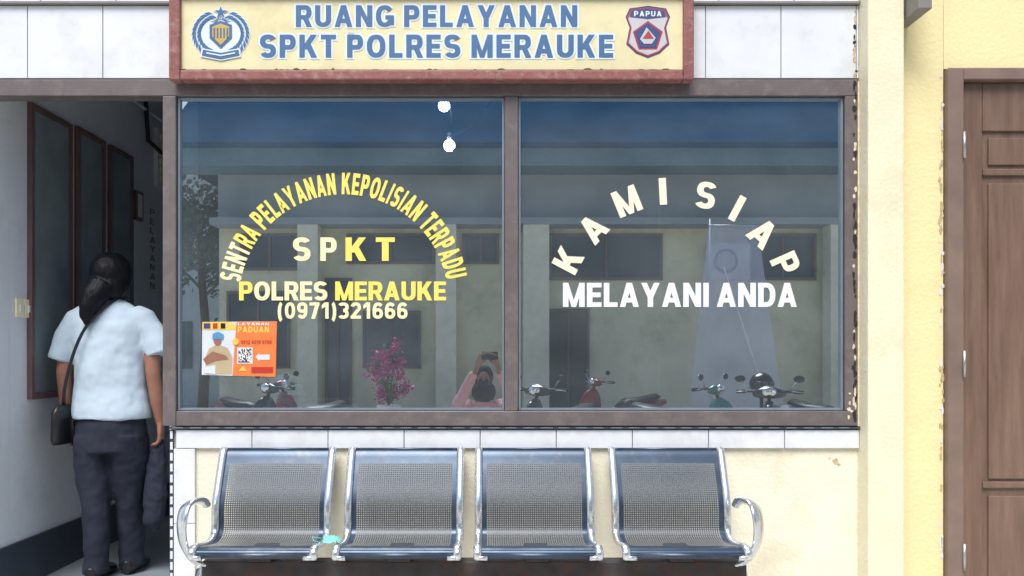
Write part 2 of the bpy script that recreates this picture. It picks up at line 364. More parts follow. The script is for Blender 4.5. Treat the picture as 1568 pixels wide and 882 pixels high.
for i in range(-13,11):
    a=k+i*sp; b=a+sp-.004
    if a<-6 or a>WR: continue
    b=min(b,WR-.002); t.box(a+random.uniform(0,.0006),b,-.012-random.uniform(0,.0008),-.0041,zTop+.003,zBand-.002,'tile')
t.box(-6,WR-.001,-.03,.003,zBand+.001,zBand+.012,'roof')
for i in range(-13,11):
    a=k+.06+i*sp; b=min(a+sp-.004,WR-.002)
    if a<-6 or a>=WR-.01: continue
    t.box(a,b,-.012,-.0041,zBand+.016,zBand+.3,'tile')
t.obj('wall_tiles',st,bevel=.0012)
t=MB(); xl=S(264,0)[0]; t.box(xl-.004,WR-.0,-.026,.0,S(0,656)[1],zSill,'blacktile')
a=xl+.01
while a<WR-.02:
    t.box(a,a+random.uniform(.045,.055),-.029,-.0265,S(0,655)[1],S(0,653.6)[1],'framelip'); a+=.08
t.obj('sill_trim',st)
t=MB(); t.box(S(268,0)[0],WR-.001,-.004,-.0005,zLow,S(0,657)[1],'grout')
a=S(272,0)[0]-.0; 
while a<WR-.01:
    b=min(a+.344,WR-.002); t.box(a,b,-.016-random.uniform(0,.001),-.0041,zLow+.001,S(0,658)[1],'tile'); a+=.348
z=zLow-.002; 
while z>-.1:
    t.box(S(268,0)[0],S(300,0)[0],-.014,-.0005,z-.34,z,'tile'); z-=.343
t.obj('lower_tiles',st,bevel=.0012)
t=MB(); z=zSill-.02; 
t.box(S(261,0)[0],S(267,0)[0],-.010,-.0005,-.1,zSill-.015,'blacktile')
while z>0: t.box(S(262.3,0)[0],S(266,0)[0],-.013,-.0105,z-.035,z,'tile'); z-=.05
t.obj('edge_trim',st)
f=MB(); y0,y1=-.022,.06
def fb(l,r,t_,b,k='frame',ya=y0,yb=y1):
    xa,za=S(l,t_,0); xb,zb=S(r,b,0); f.box(xa,xb,ya,yb,zb,za,k)
fb(252,272,149.5,651.5); fb(-40,1310,124,149,'frame'); fb(773,793,149.5,628.5); fb(1291,1309,149.5,628.5)
fb(272.5,1309,629,651.5)
f.obj('window_frame',st,bevel=.003)
f=MB()
for l,r in ((273,772),(794,1290)):
    fb(l,l+3,150,628,'framelip',-.005,.03); fb(r-3,r,150,628,'framelip',-.005,.03); fb(l+3.5,r-3.5,150,153,'framelip',-.005,.03); fb(l+3.5,r-3.5,625,628,'framelip',-.005,.03)
f.obj('glazing_bead',st)
f=MB(); fb(1310.2,1313,127,652,'sealant',-.0215,.05); f.obj('window_sealant',st)
f=MB()
for l,r in ((274,771),(795,1289)):
    xa,za=S(l,151,.01); xb,zb=S(r,627,.01); f.add([(xa,.01,zb),(xb,.01,zb),(xb,.01,za),(xa,.01,za)],[(0,1,2,3)],'glass')
f.obj('window_glass',st)
d=MB(); dr=dl+1.04
d.box(dl+.004,dl+.075,-.03,.12,-.08,dt-.006,'doorframe'); d.box(dr-.075,dr-.004,-.03,.12,-.08,dt-.006,'doorframe'); d.box(dl+.0755,dr-.0755,-.03,.12,dt-.06,dt-.006,'doorframe')
d.obj('door_frame',st,bevel=.004)
d=MB(); a=dl+.078; b=dr-.078; yb=.02
lz=dt-.063
def zz(py): return S(0,py)[1]
d.box(a,b,yb,yb+.035,-.07,lz,'door')
sx=a+.105
d.box(a,sx,yb-.012,yb-.0002,-.07,lz,'door'); d.box(b-.105,b,yb-.012,yb-.0002,-.07,lz,'door')
d.box(sx+.001,b-.106,yb-.012,yb-.0002,zz(200),lz,'door')
for p in (262,742): d.box(sx+.001,b-.106,yb-.014,yb-.0002,zz(p+6),zz(p-4),'door')
for (pt,pb) in ((272,734),(752,930)):
    d.box(sx+.03,b-.135,yb-.010,yb-.0002,zz(pb),zz(pt+8),'door')
d.box(sx+.03,b-.135,yb-.010,yb-.0002,zz(252),zz(210),'door')
d.obj('door_leaf',st,bevel=.004)
d=MB()
for py in (225,557,850):
    d.tube([(a-.004,-.035,zz(py+20)),(a-.004,-.035,zz(py-20))],.007,'steel'); 
d.tube([(b-.05,-.0,.95),(b-.05,-.05,.95),(b-.16,-.05,.95)],.009,'steel')
d.obj('door_hardware',st,smooth=True)
c=MB()
c.box(LX-.15,LX,.201,6.5,-.19,2.95,'corr'); 
c.box(JX-.001,JX+.08,.0605,.4,-.19,2.95,'corr'); c.box(JX-.0,JX+.08,.401,6.5,-.19,2.95,'corr')
c.box(LX-.15,WR+.2,.201,6.6,2.951,3.05,'roomceil')
c.obj('corridor_walls',st)
c=MB(); c.box(LX,JX,.0,6.5,-.19,0,'corrfloor'); c.obj('corridor_floor',st)
c=MB(); c.box(LX+.0005,LX+.012,.01,6.49,.001,.234,'skirt'); c.obj('skirting',st)
def onwall(px): return LX*F/(px-750)+CAMY
def zwall(px,py): return S(px,py,onwall(px))[1]
c=MB(); ya,yb=onwall(235),onwall(262)
zt,zb=zwall(240,205),zwall(240,280)
c.box(LX+.0005,LX+.03,ya,yb+.5,zb-.03,zt+.03,'corr')
for i in range(6):
    h=(zt-zb)/6; c.box(LX+.0305,LX+.04,ya+.03,yb+.45,zb+i*h+.01,zb+(i+1)*h-.008,'louver')
c.obj('louvre_window',st)
c=MB(); yy=onwall(215); c.tube([(LX+.03,yy,2.94),(LX+.03,yy+.05,2.6),(LX+.06,yy+.6,2.5)],.015,'black'); c.tube([(LX+.03,.3,2.8),(LX+.03,5,2.8)],.01,'corr'); c.obj('conduit',st)
for (pl,pr) in ((41,105),(113,156),(164,199)):
    ya,yb=onwall(pl),onwall(pr); b=MB(); zt,zb=2.43,.93
    if pl>100: zt=2.44; zb=.95
    t_=.03; dp=.026
    b.box(LX+.001,LX+dp,ya,ya+t_,zb,zt,'redwood'); b.box(LX+.001,LX+dp,yb-t_,yb,zb,zt,'redwood')
    b.box(LX+.001,LX+dp,ya+t_+.0005,yb-t_-.0005,zb,zb+.03,'redwood'); b.box(LX+.001,LX+dp,ya+t_+.0005,yb-t_-.0005,zt-.03,zt,'redwood')
    b.box(LX+.002,LX+.018,ya+t_+.001,yb-t_-.001,zb+.031,zt-.031,'boardglass')
    b.obj('display_board',None,bevel=.003)
b=MB(); ya,yb=onwall(202),onwall(213); b.box(LX+.001,LX+.03,ya,yb,zwall(207,337),zwall(207,293),'redwood'); b.box(LX+.0305,LX+.032,ya+.02,yb-.02,zwall(207,337)+.02,zwall(207,293)-.02,'paper'); b.obj('picture_frame')
b=MB()
yy=onwall(232)
for i,ch in enumerate('PELAYANAN'):
    gw,P=glyph(ch); zc=zwall(232,330+i*14)
    for n_,q in enumerate(P): b.add([(LX+.002+n_*.0001,yy+(p[0]-.3)*.1,zc+p[1]*.045) for p in q],[tuple(range(len(q)))],'corrtext')
b.obj('wall_lettering')
b=MB()
for off in (0,.07):
    ya=.24+off; b.box(LX+.001,LX+.012,ya,ya+.06,zwall(8,484),zwall(8,455),'louver'); b.box(LX+.0125,LX+.018,ya+.02,ya+.04,zwall(8,476),zwall(8,464),'tile')
b.obj('light_switch',bevel=.002)
c=MB()
c.box(JX+.081,WR-.001,4.2,4.3,-.19,2.95,'room'); c.box(WR+.0,WR+.1,.201,4.2,-.19,2.95,'room')
c.box(JX+.081,WR-.001,.161,4.2,-.19,.0,'room'); c.box(JX+.0805,JX+.09,.201,4.2,0,2.95,'room')
c.obj('office_room',st)

# ---------------------------------------------------------------- sign board
sg=empty('station_sign_board'); Y=-.09
s=MB()
def sb(l,r,t_,b,k,ya,yb):
    xa,za=S(l,t_,ya); xb,zb=S(r,b,ya); s.box(xa,xb,ya,yb,zb,za,k)
sb(258,275,-22,122,'signframe',Y,-.032); sb(1047,1063,-22,122,'signframe',Y,-.032); sb(275.3,1046.7,107,122,'signframe',Y,-.032); sb(275.3,1046.7,-22,-8,'signframe',Y,-.032)
s.obj('frame',sg,bevel=.006)
s=MB(); sb(275.5,1046.5,-7.5,106.5,'signface',Y+.022,-.034); s.obj('panel',sg)
YF=Y+.022
s=MB(); x=278
while x<1044:
    h=random.uniform(.5,3.5) if random.random()<.55 else 0
    wd=random.uniform(4,16)
    if h: s.plate([(x,107),(x+wd*.2,107-h*.8),(x+wd*.6,107-h),(x+wd,107)],YF-.0005,'mould',.0008)
    x+=wd+random.uniform(1,14)
s.obj('mould_edge',sg)
s=MB()
for (tx,l,r,t_,b) in (("RUANG PELAYANAN",453,884,8,41),("SPKT POLRES MERAUKE",398,939,53,88)):
    word(s,tx,l,r,t_,b,YF-.0015,'signhalo',g=.16,gap=.17,sw=.25)
    word(s,tx,l,r,t_,b,YF-.003,'signblue',gap=.17,sw=.25)
s.obj('letters',sg,recalc=False)
s=MB(); cx,cy=338,52
def circ(cx,cy,rx,ry,n=40,a0=0,a1=360): return [(cx+rx*math.cos(R(a0+(a1-a0)*i/n)),cy-ry*math.sin(R(a0+(a1-a0)*i/n))) for i in range(n)]
s.plate(circ(cx,cy-2,30,30),YF-.0003,'signhalo')
for side in (-1,1):
    for i in range(13):
        a=R(-72+i*11.2); 
        for rr_,off in ((41,0),(33,5)):
            a2=a+R(off); px=cx+side*rr_*math.cos(a2); py=cy-rr_*.86*math.sin(a2)
            ang=(math.pi/2+a2) ; ux,uy=side*math.cos(ang+.5),-math.sin(ang+.5); vx,vy=-uy,ux
            for L_,W_,dy,kk in ((8.2,4.0,.0004+.00002*i+(.0003 if side>0 else 0),'signhalo'),(6.5,2.4,.0022,'signblue')):
                s.plate([(px-ux*L_,py-uy*L_),(px+vx*W_,py+vy*W_),(px+ux*L_,py+uy*L_),(px-vx*W_,py-vy*W_)],YF-dy-(.00035 if rr_==33 else 0),kk)
# torch rays, shield, star, ribbon
for i in range(9):
    an=R(30+i*15); s.plate([(cx+8*math.cos(an+.12),cy-14-8*math.sin(an+.12)),(cx+20*math.cos(an),cy-12-16*math.sin(an)),(cx+8*math.cos(an-.12),cy-14-8*math.sin(an-.12))],YF-.0024-.00003*i,'signblue',.0005)
s.plate([(cx-17,cy-14),(cx,cy-20),(cx+17,cy-14),(cx+17,cy+6),(cx,cy+22),(cx-17,cy+6)],YF-.0032,'signblue')
s.plate([(cx-13,cy-11),(cx,cy-16),(cx+13,cy-11),(cx+13,cy+4),(cx,cy+17),(cx-13,cy+4)],YF-.0044,'gold')
for i in range(5): s.plate([(cx-10+i*5-1,cy-9),(cx-10+i*5+1.2,cy-9),(cx-10+i*5+1.2,cy+6),(cx-10+i*5-1,cy+6)],YF-.0056,'signblue')
def star(cx,cy,k): return [(cx+(k if i%2==0 else k*.42)*math.sin(math.pi*i/5),cy-(k if i%2==0 else k*.42)*math.cos(math.pi*i/5)) for i in range(10)]
s.plate(star(cx,cy-33,12.5),YF-.0032,'signhalo'); s.plate(star(cx,cy-33,9.5),YF-.0044,'signblue')
s.plate([(cx-29,cy+22),(cx,cy+27),(cx+29,cy+22),(cx+31,cy+35),(cx,cy+41),(cx-31,cy+35)],YF-.0034,'signhalo')
s.plate([(cx-27,cy+24),(cx,cy+29),(cx+27,cy+24),(cx+29,cy+33),(cx,cy+39),(cx-29,cy+33)],YF-.0046,'signblue')
s.plate([(cx-22,cy+28),(cx,cy+32),(cx+22,cy+28),(cx+22,cy+30),(cx,cy+34),(cx-22,cy+30)],YF-.0058,'signhalo')
s.obj('police_emblem',sg)
s=MB(); cx,cy=992,50
def shield(k): return [(cx-34*k,cy-24*k),(cx-28*k,cy-37*k),(cx,cy-41*k),(cx+28*k,cy-37*k),(cx+34*k,cy-24*k),(cx+28*k,cy-8*k),(cx+33*k,cy+18*k),(cx+18*k,cy+32*k),(cx,cy+39*k),(cx-18*k,cy+32*k),(cx-33*k,cy+18*k),(cx-28*k,cy-8*k)]
s.plate(shield(1.0),YF-.0003,'signnavy'); s.plate(shield(.94),YF-.0015,'signred'); s.plate(shield(.88),YF-.0021,'badgegrey')
s.plate([(cx-28,cy-24),(cx-25,cy-33),(cx,cy-37),(cx+25,cy-33),(cx+28,cy-24),(cx,cy-21)],YF-.0033,'signnavy')
pent=lambda k:[(cx+k*math.sin(2*math.pi*i/5),cy+6-k*math.cos(2*math.pi*i/5)) for i in range(5)]
s.plate(pent(24),YF-.0033,'signred'); s.plate(pent(21),YF-.0045,'signnavy')
s.plate([(cx-12,cy+10),(cx-2,cy-8),(cx+12,cy+8),(cx+6,cy+17),(cx-6,cy+17)],YF-.0057,'badgegrey')
s.plate([(cx-8,cy+9),(cx+1,cy-3),(cx+9,cy+9)],YF-.0069,'signred')
s.obj('regional_badge',sg)
s=MB(); word(s,"PAPUA",cx-21,cx+21,cy-33,cy-25,YF-.0048,'signhalo',gap=.25); s.obj('badge_text',sg,recalc=False)

# ---------------------------------------------------------------- window lettering
wl=empty('window_lettering'); YL=.0065
s=MB(); txt="SENTRA PELAYANAN KEPOLISIAN TERPADU"
GAP=.19
ws=[]
for ch in txt:
    ws.append(.42 if ch==' ' else glyph(ch)[0]+GAP)
tot=sum(ws); a0,a1=171.5,10; acc=0; cx,cy=526,457
for ch,wd in zip(txt,ws):
    fr=(acc+wd/2)/tot; acc+=wd
    if ch==' ': continue
    an=a0+(a1-a0)*fr; rr_=176
    wpx=(wd-GAP)/tot*R(a0-a1)*rr_
    letter(s,ch,cx+rr_*math.cos(R(an)),cy-rr_*math.sin(R(an)),33,wpx,an-90,YL,'vinylC' if fr<.12 else 'vinylY',sw=.27)
s.obj('arc_text',wl,recalc=False)
s=MB()
for ch,x,wd,k in (('S',462,27,'vinylC'),('P',503,25,'vinylC'),('K',545,32,'vinylY'),('T',590,29,'vinylY')): letter(s,ch,x,381.5,36,wd,0,YL,k,sw=.25)
word(s,"POLRES MERAUKE",366,683,431,460,YL,[(.08,'vinylY'),(.46,'vinylC'),(1.1,'vinylY')],sw=.25,gap=.09)
word(s,"(0971)321666",425,624,463,488,YL,'vinylC',gap=.12,sw=.2)
s.obj('centre_text',wl,recalc=False)
s=MB()
for ch,x,y_,wd,rot in (('K',870,398,32,62),('A',908,350,34,47),('M',960,308,38,22),('I',1015,293,11,3),('S',1081,299,30,-10),('I',1129,319,11,-28),('A',1168,357,36,-42),('P',1203,404,28,-66)):
    letter(s,ch,x,y_,41,wd,rot,YL,'vinylP',sw=.25)
word(s,"MELAYANI ANDA",862,1220,433,470,YL,'vinylW',sw=.25,gap=.10,sp=.26)
s.obj('motto_text',wl,recalc=False)

# ---------------------------------------------------------------- poster
po=empty('window_poster'); s=MB(); Y2=.0075
s.plate([(310,493),(424,492),(422,577),(309,574)],Y2,'pwhite',.001)
s.plate([(362,493),(424,492),(422,577),(356,575)],Y2-.0015,'orange',.0008)
s.plate([(310,493),(362,493),(361,505),(310,505)],Y2-.0015,'pyellow',.0008)
s.plate([(312,495),(322,495),(322,503),(312,503)],Y2-.003,'signnavy',.0008); s.plate([(326,495),(333,495),(333,503),(326,503)],Y2-.003,'pred',.0008); s.plate([(338,495),(345,495),(345,503),(338,503)],Y2-.003,'black',.0008)
s.plate([(316,573),(314,548),(320,534),(329,529),(339,529),(349,533),(356,548),(355,573)],Y2-.0015,'khaki',.0008)
s.plate([(311,550),(325,538),(345,544),(350,550),(332,552),(316,558)],Y2-.003,'skin',.0008)
s.plate(circ(333,521,6,8,20),Y2-.003,'skin',.0008)
s.plate([(325,519),(326,511),(334,508),(342,512),(342,519)],Y2-.0042,'pblue',.0008)
s.plate(circ(361,523,5,5,16),Y2-.0042,'pyellow',.0008)
s.plate([(363,532),(387,532),(387,557),(363,557)],Y2-.003,'pwhite',.0006); s.plate([(365,534),(385,534),(385,555),(365,555)],Y2-.004,'qr',.0006)
s.plate([(391,546),(397,541),(397,543),(413,543),(413,551),(397,551),(397,553)],Y2-.003,'pwhite',.0008)
s.plate([(366,568),(372,560),(378,568)],Y2-.003,'pyellow',.0008); s.plate([(385,562),(418,562),(418,571),(385,571)],Y2-.003,'pred',.0008)
s.plate([(312,562),(330,559),(330,573),(312,571)],Y2-.003,'pwhite',.0008)
s.obj('printed_sheet',po)
s=MB(); word(s,"PADUAN",364,412,500,509,Y2-.003,'pyellow',gap=.2); word(s,"0812 4019 0700",369,416,521,527,Y2-.003,'pred',gap=.16); word(s,"PELAYANAN",352,412,494,498,Y2-.003,'pwhite',gap=.16); s.obj('printed_text',po,recalc=False)

# ---------------------------------------------------------------- bench
be=empty('waiting_bench')
prof=[(-.425,.326),(-.440,.334),(-.446,.35),(-.437,.366),(-.40,.374),(-.33,.362),(-.26,.354),(-.21,.360),(-.18,.378),(-.168,.41),(-.168,.45),(-.166,.49),(-.152,.535),(-.130,.585),(-.106,.638),(-.084,.684),(-.068,.716),(-.05,.73),(-.03,.722)]
pr=[(v.y,v.z) for v in smoothpath([(0,a,b) for a,b in prof],3)]
for X in (-.955,-.376,.196,.795):
    hw=.245; me=bpy.data.meshes.new('seat_shell'); vs=[];fs=[];uvs=[];mi=[]
    xs=[-hw+.012,-hw+.035,hw-.035,hw-.012]; L=0;Ls=[0]
    for i in range(1,len(pr)): L+=math.hypot(pr[i][0]-pr[i-1][0],pr[i][1]-pr[i-1][1]); Ls.append(L)
    for i,(y_,z_) in enumerate(pr):
        for x_ in xs: vs.append((X+x_,y_,z_)); uvs.append((x_,Ls[i]))
    for i in range(len(pr)-1):
        for j in range(3):
            fs.append((i*4+j,i*4+j+1,(i+1)*4+j+1,(i+1)*4+j))
            solid = j!=1 or Ls[i]<.085 or Ls[i]>L-.105
            mi.append(0 if solid else 1)
    me.from_pydata(vs,[],fs); me.materials.append(M['seatsteel']); me.materials.append(M['perf'])
    uvl=me.uv_layers.new(name='UVMap')
    for p in me.polygons:
        p.material_index=mi[p.index]; p.use_smooth=True
        for li in p.loop_indices: uvl.data[li].uv=uvs[me.loops[li].vertex_index]
    o=bpy.data.objects.new('seat_shell',me); scene.collection.objects.link(o); o.parent=be
    b=MB()
    for sd in (-1,1):
        path=[(X+sd*hw,y_-.004,z_) for y_,z_ in pr[3:-2]]
        b.tube(path,[(.017,.012)]*len(path),'chrome',seg=12)
        b.tube([(X+sd*hw,-.43,.358),(X+sd*(hw-.01),-.450,.338),(X+sd*(hw-.04),-.450,.338)],.012,'chrome')
    b.tube([(X-hw,-.447,.346),(X+hw,-.447,.346)],.011,'seatsteel')
    b.tube([(X-hw+.012,-.055,.728),(X+hw-.012,-.055,.728)],.007,'seatsteel')
    b.obj('side_frame',be,smooth=True)
    b=MB(); b.box(X-.05,X+.05,-.36,-.22,.298,.345,'beam'); b.obj('seat_bracket',be,bevel=.004)
b=MB(); b.box(-1.2,1.07,-.34,-.27,.215,.295,'beam'); b.obj('beam',be,bevel=.006)
b=MB()
for X,sd in ((-1.21,-1),(1.055,1)):
    for sg2 in (1,-1):
        b.tube([(X,-.305,.25),(X,-.305+sg2*.1,.12),(X,-.305+sg2*.24,-.06)],[(.025,.016)]*3,'chrome')
        b.tube([(X,-.305+sg2*.24,-.08),(X,-.305+sg2*.24,-.055)],.025,'black')
b.obj('legs',be,smooth=True)
b=MB()
for X,sd in ((-1.235,-1),(1.075,1)):
    pts=[(X-sd*.06,-.31,.27),(X-sd*.01,-.35,.30),(X+sd*.015,-.39,.37),(X+sd*.02,-.41,.44),(X+sd*.015,-.41,.50),(X+sd*.01,-.38,.535),(X,-.31,.54),(X-sd*.01,-.25,.53),(X-sd*.015,-.22,.505)]
    out=smoothpath(pts,4); n=len(out)
    b.tube(out,[(.018+.020*math.sin(math.pi*min(1,i/n*1.1)),.013) for i in range(n)],'chrome',seg=14)
b.obj('armrests',be,smooth=True)
b=MB(); n=12; vs=[];fs=[]
for i in range(n):
    for j in range(7):
        u=i/(n-1);v=j/6; x_=-.69+u*.075+.008*math.sin(v*5); y_=-.41+v*.09; vs.append((x_,y_,.386+.03*abs(noise.noise(Vector((u*5,v*5,3))))+.018*math.sin(u*3.1)*math.sin(v*3.1)))
for i in range(n-1):
    for j in range(6): fs.append((i*7+j,(i+1)*7+j,(i+1)*7+j+1,i*7+j+1))
b.add(vs,fs,'teal'); b.tube([(-.69,-.40,.39),(-.715,-.42,.40),(-.725,-.40,.41),(-.69,-.34,.39)],.002,'teal'); b.obj('face_mask',smooth=True)

# ---------------------------------------------------------------- woman in corridor
wo=empty('woman_walking'); WX=-1.968; WY=.47
def hand2(b,wrist,d,f,n,k='skin',curl=.3):
    w_=Vector(wrist); d=d.normalized(); f=f.normalized(); n=n.normalized()
    vs=[];rings=[(-.015,.024,.019),(.015,.030,.018),(.05,.038,.016),(.085,.038,.012)]
    seg=12
    for (t,ra,rb) in rings:
        for j in range(seg):
            a=2*math.pi*j/seg; vs.append(w_+d*t+f*ra*math.cos(a)+n*rb*math.sin(a))
    fs=[(i*seg+j,i*seg+(j+1)%seg,(i+1)*seg+(j+1)%seg,(i+1)*seg+j) for i in range(3) for j in range(seg)]+[tuple(range(seg)),tuple(3*seg+j for j in range(seg))]
    b.add(vs,fs,k)
    for i,(o,L_) in enumerate(((.028,.070),(.0095,.080),(-.0095,.074),(-.028,.058))):
        p=w_+d*.075+f*o; pts=[p]; ang=curl*.5; 
        for sgm in (.45,.3,.25):
            dd=d*math.cos(ang)+n*math.sin(ang); p=p+dd*L_*sgm; pts.append(p); ang+=curl
        b.tube(pts,[.0092,.0088,.0080,.0062],k,seg=8)
    p=w_+d*.02+f*.022
    b.tube([p,p+d*.025+f*.022+n*.008,p+d*.052+f*.030+n*.014,p+d*.072+f*.030+n*.018],[.012,.0105,.0095,.007],k,seg=8)
b=MB()
b.vloft([(WX,WY,.80,.15,.09),(WX,WY,1.0,.13,.08),(WX,WY,1.25,.155,.085),(WX,WY,1.37,.15,.07),(WX,WY+.005,1.415,.07,.055),(WX,WY+.01,1.44,.052,.052),(WX,WY+.018,1.50,.048,.052)],'skin')
HZ=1.565
b.ball((WX+.0,WY+.03,HZ),(.075,.095,.105),'skin',24); b.ball((WX,WY+.065,HZ-.055),(.05,.055,.05),'skin',16)
b.tube([(WX,WY+.122,HZ+.01),(WX,WY+.142,HZ-.02),(WX,WY+.128,HZ-.032)],[.009,.013,.009],'skin',8)
for sd in (-1,1): b.ball((WX+sd*.078,WY+.02,HZ-.005),(.012,.02,.03),'skin',10)
armL=[(WX-.17,WY,1.36),(WX-.215,WY-.005,1.24),(WX-.238,WY-.01,1.06),(WX-.243,WY+.02,.92),(WX-.232,WY+.05,.80)]
armR=[(WX+.17,WY,1.36),(WX+.215,WY-.005,1.24),(WX+.228,WY-.02,1.06),(WX+.242,WY-.005,.92),(WX+.25,WY+.02,.80)]
for arm in (armL,armR): b.tube(arm,[.05,.046,.037,.034,.024],'skin',14)
hand2(b,armL[-1],Vector((.02,.06,-1)),Vector((.15,1,0)),Vector((1,-.1,0)),curl=.35)
hand2(b,armR[-1],Vector((0,.05,-1)),Vector((-.15,1,0)),Vector((-1,-.1,0)),curl=.7)
fuse(b.obj('body',wo,smooth=True),.0055,2)
b=MB()
for sd in (-1,1):
    b.ball((WX+sd*.031,WY+.113,HZ+.005),(.013,.009,.008),'eyew',10); b.ball((WX+sd*.031,WY+.121,HZ+.005),(.006,.004,.006),'black',8)
    b.tube([(WX+sd*.016,WY+.122,HZ+.024),(WX+sd*.045,WY+.108,HZ+.024)],.003,'hair',6)
b.ball((WX,WY+.118,HZ-.052),(.022,.008,.007),'lips',10)
b.obj('face',wo,smooth=True)
b=MB()
b.ball((WX-.002,WY+.008,HZ+.008),(.105,.115,.118),'hair',28); b.ball((WX-.008,WY-.035,HZ-.055),(.098,.075,.085),'hair',20)
b.tube([(WX-.01,WY-.07,HZ-.06),(WX-.035,WY-.115,HZ-.12),(WX-.05,WY-.135,HZ-.17),(WX-.058,WY-.138,HZ-.22),(WX-.055,WY-.135,HZ-.265)],[.07,.060,.044,.030,.008],'hair',14)
o=b.obj('hair',wo,smooth=True); fuse(o,.007,3,.005,.02)
b=MB()
b.vloft([(WX+.004,WY,.825,.20,.135),(WX+.004,WY,.86,.20,.135),(WX,WY,.98,.184,.124),(WX,WY,1.10,.184,.125),(WX,WY,1.22,.194,.126),(WX,WY,1.31,.198,.116),(WX,WY,1.365,.178,.095),(WX,WY,1.405,.125,.075),(WX,WY+.005,1.432,.078,.066),(WX,WY+.008,1.444,.066,.062)],'shirt',32)
b.tube([(WX-.12,WY,1.355),(WX-.17,WY,1.335),(WX-.215,WY-.003,1.25),(WX-.255,WY-.007,1.125)],[(.060,.066),(.064,.070),(.058,.068),(.059,.068)],'shirt',18)
b.tube([(WX+.12,WY,1.355),(WX+.17,WY,1.335),(WX+.218,WY-.003,1.26),(WX+.258,WY-.012,1.155)],[(.060,.066),(.064,.070),(.058,.068),(.060,.068)],'shirt',18)
fuse(b.obj('tshirt',wo,smooth=True),.009,3,.020,.12)
b=MB()
b.vloft([(WX,WY,.66,.175,.125),(WX,WY,.78,.185,.128),(WX,WY,.88,.165,.115)],'trous',28)
for sd,fx,fy in ((-1,-.055,-.04),(1,.062,.10)):
    b.vloft([(WX+fx,WY+fy,.035,.062,.075),(WX+fx,WY+fy,.10,.060,.07),(WX+fx*1.05,WY+fy*.8,.30,.066,.07),(WX+sd*.075,WY+fy*.5,.47,.078,.08),(WX+sd*.088,WY+fy*.2,.62,.095,.105),(WX+sd*.088,WY,.74,.097,.118)],'trous',22)
fuse(b.obj('trousers',wo,smooth=True),.010,4,.028,.12)
b=MB()
for fx,fy in ((-.055,-.04),(.062,.10)):
    b.tube([(WX+fx,WY+fy-.07,.04),(WX+fx,WY+fy-.03,.05),(WX+fx,WY+fy+.05,.04),(WX+fx,WY+fy+.14,.028),(WX+fx,WY+fy+.175,.024)],[(.028,.036),(.040,.048),(.042,.038),(.044,.026),(.025,.018)],'black',14)
fuse(b.obj('shoes',wo,smooth=True),.006,2)
b=MB()
pts=smoothpath([(WX+.06,WY+.03,1.45),(WX+.045,WY-.05,1.435),(WX+.01,WY-.105,1.39),(WX-.055,WY-.139,1.30),(WX-.11,WY-.139,1.19),(WX-.155,WY-.122,1.07),(WX-.19,WY-.097,.97),(WX-.212,WY-.06,.90)],3)
b.tube(pts,[(.004,.009)]*len(pts),'black',8)
b.vloft([(WX-.225,WY-.05,.70,.03,.075),(WX-.225,WY-.05,.72,.036,.09),(WX-.225,WY-.05,.86,.034,.085),(WX-.22,WY-.05,.90,.02,.06)],'black',16)
b.obj('shoulder_bag',wo,smooth=True)
b=MB()
b.tube([(WX+.245,WY+.03,.735),(WX+.235,WY+.03,.70),(WX+.225,WY+.04,.60),(WX+.215,WY+.04,.45),(WX+.205,WY+.04,.28),(WX+.20,WY+.04,.24)],[(.01,.01),(.022,.03),(.04,.05),(.05,.06),(.045,.055),(.02,.03)],'trous',14)
fuse(b.obj('folded_jacket',wo,smooth=True),.007,3,.02,.05)

# ---------------------------------------------------------------- inside office
b=MB(); b.box(-1.2,1.4,.25,.9,.78,.82,'desk'); b.box(-1.18,-1.14,.28,.88,.001,.779,'desk'); b.box(1.34,1.38,.28,.88,.001,.779,'desk'); b.box(-1.13,1.33,.84,.87,.2,.779,'desk'); b.obj('office_counter',bevel=.004)
b=MB(); x0=S(468,0,.4)[0]
for i in range(5): b.box(x0+random.uniform(-.006,.006),x0+.28,.32,.52,.822+i*.022,.842+i*.022,'paper' if i%2 else 'desk')
b.obj('document_stack',bevel=.002)
b=MB(); x0=S(435,0,.25)[0]
for i in range(6): b.ball((x0+random.uniform(-.015,.015),.30,.85+i*.036),(.115-.009*i,.08,.026),'shirt',16)
fuse(b.obj('folded_clothes'),.008,2,.02,.05)
for (px,py) in ((680,162),(688,223)):
    x,z=S(px,py,1.5); b=MB(); b.ball((x,1.5,z),(.038,.038,.038),'bulb',16); b.tube([(x,1.5,z+.035),(x,1.5,z+.08)],.016,'pot'); 
    b.tube([(x,1.5,z+.08),(x+.02,1.5,z+.15),(x-.01,1.5,2.949)],.005,'black',6); b.obj('hanging_lamp',smooth=True)
b=MB()
pts=[]
for i in range(21):
    u=i/20; x=-7+12*u; pts.append((x,-6.0,4.75+.9*u-1.1*math.sin(math.pi*u)*.5))
b.tube(pts,.014,'black',6); b.obj('overhead_cable')
b=MB(); x,z=S(688,223,1.5)
b.tube(smoothpath([(x,1.49,z+.05),(x+.14,1.49,z+.12),(x+.26,1.49,z+.27),(x+.42,1.49,2.949)],4),.005,'black',6); b.tube(smoothpath([(x,1.49,z),(x+.05,1.49,z-.07),(x+.09,1.49,z-.16)],3),.005,'black',6); b.obj('loose_cable')

